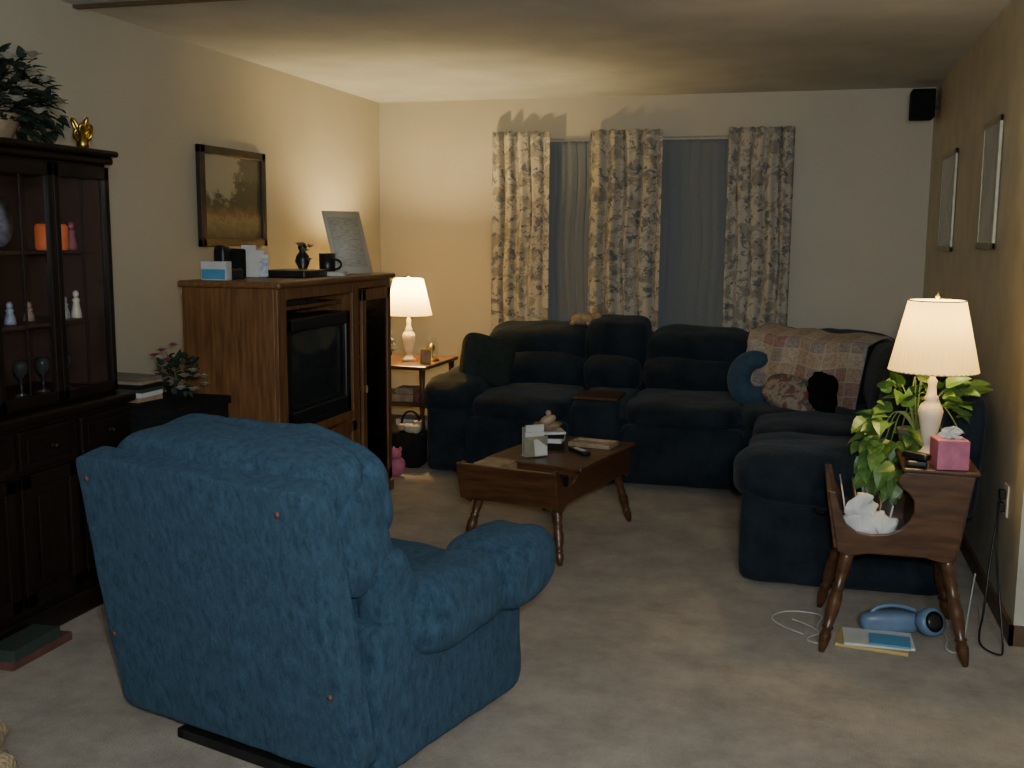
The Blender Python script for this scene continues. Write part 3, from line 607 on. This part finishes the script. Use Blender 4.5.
o=empty('storage_tin',(-2.55,6.38,0)); boxes('tin',[((-.09,-.07,0),(.09,.06,.07))],'red',o,bev=.006)
o=empty('magazine_pile',(-2.48,6.68,.1205)); boxes('magazines',[((-.12,-.1,0),(.12,.1,.03)),((-.1,-.1,.03),(.1,.1,.07)),((-.12,-.09,.07),(.11,.1,.11))],'white',o,bev=.002)
o=empty('pink_toy',(-2.33,5.92,0)); cushion('body',(0,0,.06),(.10,.08,.12),'pinkt',o,k=2.2,N=6); cushion('head',(0,-.01,.14),(.07,.07,.07),'pinkt',o,k=2,N=6)
for i,x in enumerate((-.022,.022)): cushion('ear_%d'%i,(x,0,.17),(.022,.014,.03),'pinkt',o,k=2,N=4,amp=0)

# ------------------------------------------------------------ coffee table
KC=(-1.135,4.93); KA=-12
K=empty('coffee_table',(*KC,0),KA)
hw,hl=.24,.45
box('top',(-hw-.015,-hl+.22,.385),(hw+.015,hl+.03,.405),'maple',K,bev=.006)
pts=[(-.44,.25),(-.40,.23),(-.34,.262),(.38,.262),(.41,.24),(.44,.26),(.45,.385),(-.20,.385),(-.23,.37),(-.27,.345),(-.32,.335),(-.38,.35),(-.42,.40),(-.45,.435),(-.49,.435)]
for i,x in enumerate((-hw,hw-.018)):
    prism('side_%d'%i,pts,x,x+.018,'maple',K,swap=True)
box('trough_floor',(-hw+.018,-.44,.26),(hw-.018,hl-.03,.275),'maple',K)
box('end_panel_near',(-hw-.01,-.009,0),(hw+.01,.009,.175),'maple',K,bev=.004,loc=(0,-.45,.262),rot=(R(14),0,0))
box('end_panel_far',(-hw+.018,.42,.26),(hw-.018,.438,.385),'maple',K)
box('trough_divider',(-hw+.018,-.22,.275),(hw-.018,-.20,.385),'maple',K)
for i,(sx,sy) in enumerate(((-1,-1),(1,-1),(-1,1),(1,1))):
    leg('leg_%d'%i,(sx*.245,sy*.43,0),(sx*.195,sy*.36,.265),'maple',K,.8)
def ktop(name,x,y,z=.4055,rz=0):
    a=R(KA); return empty(name,(KC[0]+x*math.cos(a)-y*math.sin(a),KC[1]+x*math.sin(a)+y*math.cos(a),z),rz)
o=ktop('napkin_holder',-.06,-.08,rz=40); boxes('sides',[((-.06,-.03,0),(.06,-.024,.10)),((-.05,.024,0),(.06,.03,.14)),((-.06,-.03,0),(.06,.03,.006))],'silver',o,bev=.002); boxes('napkins',[((-.055,-.02,.006),(.045,-.01,.12)),((-.04,.004,.006),(.055,.014,.15))],'white',o); box('card',(-.02,-.045,0),(.05,-.04,.08),'white',o,rot=(R(-10),0,R(8)))
o=ktop('book_pile',-.10,.16,rz=10)
for i,(m,h) in enumerate((('blackm',.03),('white',.022),('blackm',.02),('white',.012))): box('book_%d'%i,(-.08,-.06,0),(.08,.06,h-.0005),m,o,loc=(0,0,[0,.03,.052,.072][i]),rot=(0,0,R([4,-8,6,15][i])))
o=empty('ceramic_shell_dish',(o.location.x,o.location.y,.4055+.085)); lathe('dish',[(.03,0),(.05,.012),(.07,.03),(.073,.034),(.05,.018),(0,.012)],'shell',o); cushion('bird',(0,0,.05),(.09,.04,.05),'shell',o,k=2,N=6,rot=(0,-25,20),amp=.002); cushion('bird_head',(.0,.01,.085),(.03,.025,.03),'shell',o,k=2,N=4,amp=0)
o=ktop('serving_tray',.09,.30,rz=-10); boxes('tray',[((-.11,-.07,0),(.11,.07,.008)),((-.11,-.07,.008),(-.10,.07,.022)),((.10,-.07,.008),(.11,.07,.022)),((-.10,-.07,.008),(.10,-.06,.022)),((-.10,.06,.008),(.10,.07,.022))],'shell',o,bev=.002)
o=ktop('remote_control',.10,.10,rz=40); box('body',(-.02,-.08,0),(.02,.08,.018),'black',o,bev=.004); boxes('keys',[((-.012+.009*i,-.05+.02*j,.018),(-.006+.009*i,-.04+.02*j,.020)) for i in range(3) for j in range(5)],'white',o)
o=ktop('folded_papers',-.14,-.325,z=.276,rz=KA); boxes('papers',[((-.07,-.07,0),(.08,.07,.13)),((-.07,-.08,.13),(.07,.07,.142))],'shell',o,bev=.002)
o=ktop('magazine_set',.08,-.325,z=.276,rz=KA); boxes('magazines',[((-.06,-.08,0),(.12,.08,.09)),((-.06,-.07,.09),(.12,.07,.098))],'blackm',o,bev=.002)

# ------------------------------------------------------------ right end table
Q=empty('magazine_end_table',(.36,4.0,0))
out=[(-.20,.37),(-.16,.355),(-.10,.37),(.09,.37),(.15,.355),(.185,.37),(.205,.50),(.232,.663),(.01,.665),(-.010,.650),(-.014,.628),(.000,.610),(.024,.592),(.042,.565),(.044,.53),(.030,.495),(.005,.465),(-.035,.445),(-.09,.438),(-.14,.445),(-.175,.47),(-.20,.52),(-.215,.58),(-.24,.585)]
for i,(a,b) in enumerate(((-.24,-.222),(.222,.24))): prism('end_profile_%d'%i,out,a,b,'maple',Q)
box('shelf_top',(-.0,-.25,.665),(.245,.25,.681),'maple',Q,bev=.006)
box('bin_floor',(-.20,-.222,.372),(.18,.222,.386),'maple',Q)
box('bin_side',(-.008,-.222,0),(.008,.222,.21),'maple',Q,loc=(-.205,0,.378),rot=(0,R(-9),0),bev=.003)
box('tall_side',(-.008,-.222,0),(.008,.222,.29),'maple',Q,loc=(.186,0,.378),rot=(0,R(8),0),bev=.003)
box('inner_divider',(-.005,-.222,.386),(.005,.222,.665),'maple',Q,loc=(.06,0,0))
for i,(sx,sy) in enumerate(((-1,-1),(1,-1),(-1,1),(1,1))):
    leg('leg_%d'%i,(sx*.238,sy*.24,0),(sx*.160,sy*.19,.375),'maple',Q,.82)
tz=.6815
lamp('table_lamp',(.46,3.97,tz),.975,11,1.05)
o=empty('tissue_box',(.51,3.815,tz),8); box('carton',(-.052,-.052,0),(.052,.052,.10),'pink',o,bev=.003)
gridsheet('tissue',10,6,lambda u,v:(-.035+.07*u+.01*math.sin(9*v),.006*math.sin(12*u)*(1+v),.098+.045*v*(.6+.4*math.sin(math.pi*u))),'white',o,thick=.001)
o=empty('cordless_phone',(.405,3.81,tz)); box('cradle',(-.035,-.04,0),(.035,.04,.022),'black',o,bev=.008); cushion('handset',(0,0,.035),(.04,.10,.025),'black',o,k=5,rot=(0,0,50),N=6,amp=0)
o=empty('papers_in_bin',(.265,4.0,.387)); 
for i in range(5):
    box('sheet_%d'%i,(-.005,-.12,0),(.0,.19,.17-.01*i),'white' if i%2==0 else 'shell',o,loc=(-.06+.03*i,0,0),rot=(0,R(-10+5*i),0))
def cr(w):
    n=noise.noise(w*22)*.022+noise.noise(w*50)*.008; return w+Vector((n,noise.noise(w*19+Vector((5,0,0)))*.015,n*.8))
o=empty('crumpled_tissues',(.26,3.84,.39)); cushion('wad',(0,0,.055),(.19,.07,.11),'white',o,k=2.6,amp=0,N=22,fn=cr); cushion('wad_fold',(-.02,-.01,.12),(.12,.035,.10),'white',o,k=3,rot=(0,38,20),amp=0,N=18,fn=cr)
o=empty('potted_pothos',(.43,4.13,tz))
lathe('pot',[(.05,0),(.062,.06),(.066,.075),(.055,.075),(.05,.06)],'terra',o)
foliage('leaves',[((-.06,0,.12),(.09,.08,.14),28),((-.14,-.04,.02),(.055,.08,.18),36),((-.09,-.14,-.08),(.045,.06,.09),14),((.09,.02,.22),(.12,.08,.06),20),((.13,.0,.16),(.05,.06,.06),7)],'leaf',o,.075,.056,origin=(-.02,.1,.05),seed=11)
rnd=random.Random(5)
for i in range(12):
    e=((-.18+.032*i),rnd.uniform(-.1,.05),rnd.uniform(.02,.25) if i>2 else -.1)
    tube('stem_%d'%i,[(0,0,.06),(e[0]*.4,e[1]*.4,.2),(e[0]*.8,e[1],e[2]+.06),e],.0025,'stem',o)
o=empty('handheld_vacuum',(.38,4.02,0),12); cushion('body',(-.01,0,.045),(.22,.08,.085),'bluepl',o,k=3,N=8,amp=0); lathe('motor_ring',[(.045,0),(.052,.02),(.052,.05),(.038,.055)],'bluepl',o,loc=(.11,-.02,.054),rot=(R(70),0,R(20))); lathe('hub',[(.038,.055),(.02,.06),(0,.061)],'black',o,loc=(.11,-.02,.054),rot=(R(70),0,R(20))); tube('handle',[(-.08,0,.08),(-.06,0,.105),(.03,0,.11),(.08,0,.09)],.008,'bluepl',o)
o=empty('floor_magazines',(.31,3.90,0),-8); box('magazine_a',(-.13,-.09,0),(.12,.09,.012),'yellow',o,bev=.002); box('magazine_b',(-.11,-.08,.0125),(.13,.075,.022),'white',o,rot=(0,0,R(9))); box('magazine_c',(-.02,-.085,.0225),(.12,.02,.03),'bluecard',o,rot=(0,0,R(5)))
o=empty('white_power_cord',(0,0,0))
tube('cable_a',[(.02,4.05,.006),(.15,3.95,.006),(.05,3.85,.006),(.14,3.8,.006),(.10,4.0,.006),(.15,4.14,.006),(-.02,4.15,.006),(-.08,4.0,.006),(.06,3.9,.006)],.003,'whitec',o)
tube('cable_b',[(.54,4.15,.006),(.58,4.02,.006),(.54,3.88,.006),(.60,3.85,.006),(.64,4.05,.1),(.68,4.2,.2)],.003,'whitec',o)
o=empty('wall_outlet',(XR,4.30,.47)); box('plate',(-.007,-.04,-.06),(-.0005,.04,.06),'cream',o,bev=.002); boxes('plugs',[((-.03,-.02,.005),(-.007,.02,.04)),((-.03,-.02,-.045),(-.007,.02,-.01))],'black',o,bev=.004)
o=empty('black_power_cord',(0,0,0)); tube('cable',[(.765,4.30,.45),(.74,4.27,.25),(.72,4.2,.05),(.69,4.1,.006),(.67,3.95,.006),(.73,3.87,.006),(.75,3.95,.006),(.73,4.0,.2),(.73,4.15,.4),(.765,4.29,.48)],.0035,'black',o)
o=empty('floor_book_stack',(-2.535,3.00,0),0); box('book_a',(-.06,-.18,0),(.05,.12,.03),'red',o,bev=.002); box('book_b',(-.06,-.18,.0305),(.05,.06,.07),'green',o,bev=.002,rot=(0,0,R(2)))
o=empty('plush_dog',(-1.97,2.02,0)); cushion('body',(0,0,.09),(.30,.22,.18),'beige',o,k=2.3,amp=.02,freq=14,N=10); cushion('head',(-.05,.13,.15),(.13,.13,.12),'beige',o,k=2.1,amp=.01,N=8); cushion('snout',(-.05,.20,.135),(.06,.07,.05),'beige',o,k=2.1,amp=.004,N=6)
for i,x in enumerate((-.11,.01)): cushion('ear_%d'%i,(x,.12,.14),(.03,.06,.09),'shell',o,k=2.1,N=6,amp=.003)

# ------------------------------------------------------------ lights
f=empty('added_fill_fixture',(.5,-.7,H)); lathe('canopy',[(.07,-.02),(.07,0)],'brass',f,loc=(0,0,-.001)); lathe('stem',[(.008,-.30),(.008,-.02)],'brass',f,seg=10)  # unseen pendant added behind the camera to carry the room fill
lathe('collar',[(.03,-.33),(.04,-.30)],'brass',f)
ld=bpy.data.lights.new('added_room_fill','POINT'); ld.energy=135; ld.color=(.88,.95,1); ld.shadow_soft_size=.12  # added cool fill for general brightness, its source out of view
lo=bpy.data.objects.new('added_room_fill',ld); C.collection.objects.link(lo); lo.parent=f; lo.location=(0,0,-.48)
fl=bpy.data.lights.new('camera_flash','AREA'); fl.shape='DISK'; fl.size=.08; fl.energy=30; fl.color=(.89,.95,1); fl.spread=R(140)
fo=bpy.data.objects.new('camera_flash',fl); C.collection.objects.link(fo); fo.location=(.05,.02,1.56)
w=bpy.data.worlds.new('World'); C.scene.world=w; w.use_nodes=True; w.node_tree.nodes['Background'].inputs[0].default_value=(.03,.04,.06,1); w.node_tree.nodes['Background'].inputs[1].default_value=.3
# ------------------------------------------------------------ camera
cd=bpy.data.cameras.new('camera'); cam=bpy.data.objects.new('camera',cd); C.collection.objects.link(cam)
cd.sensor_width=36; cd.lens=1060/1024*36; cam.location=(0,0,1.45); cd.clip_start=.02
fwd=Vector((-math.sin(R(15.2))*math.cos(R(7.9)),math.cos(R(15.2))*math.cos(R(7.9)),-math.sin(R(7.9))))
q=fwd.to_track_quat('-Z','Y').to_matrix().to_4x4()
cam.matrix_world=Matrix.Translation((0,0,1.45))@q@Matrix.Rotation(R(.4),4,'Z')
fo.rotation_euler=q.to_euler()
C.scene.camera=cam
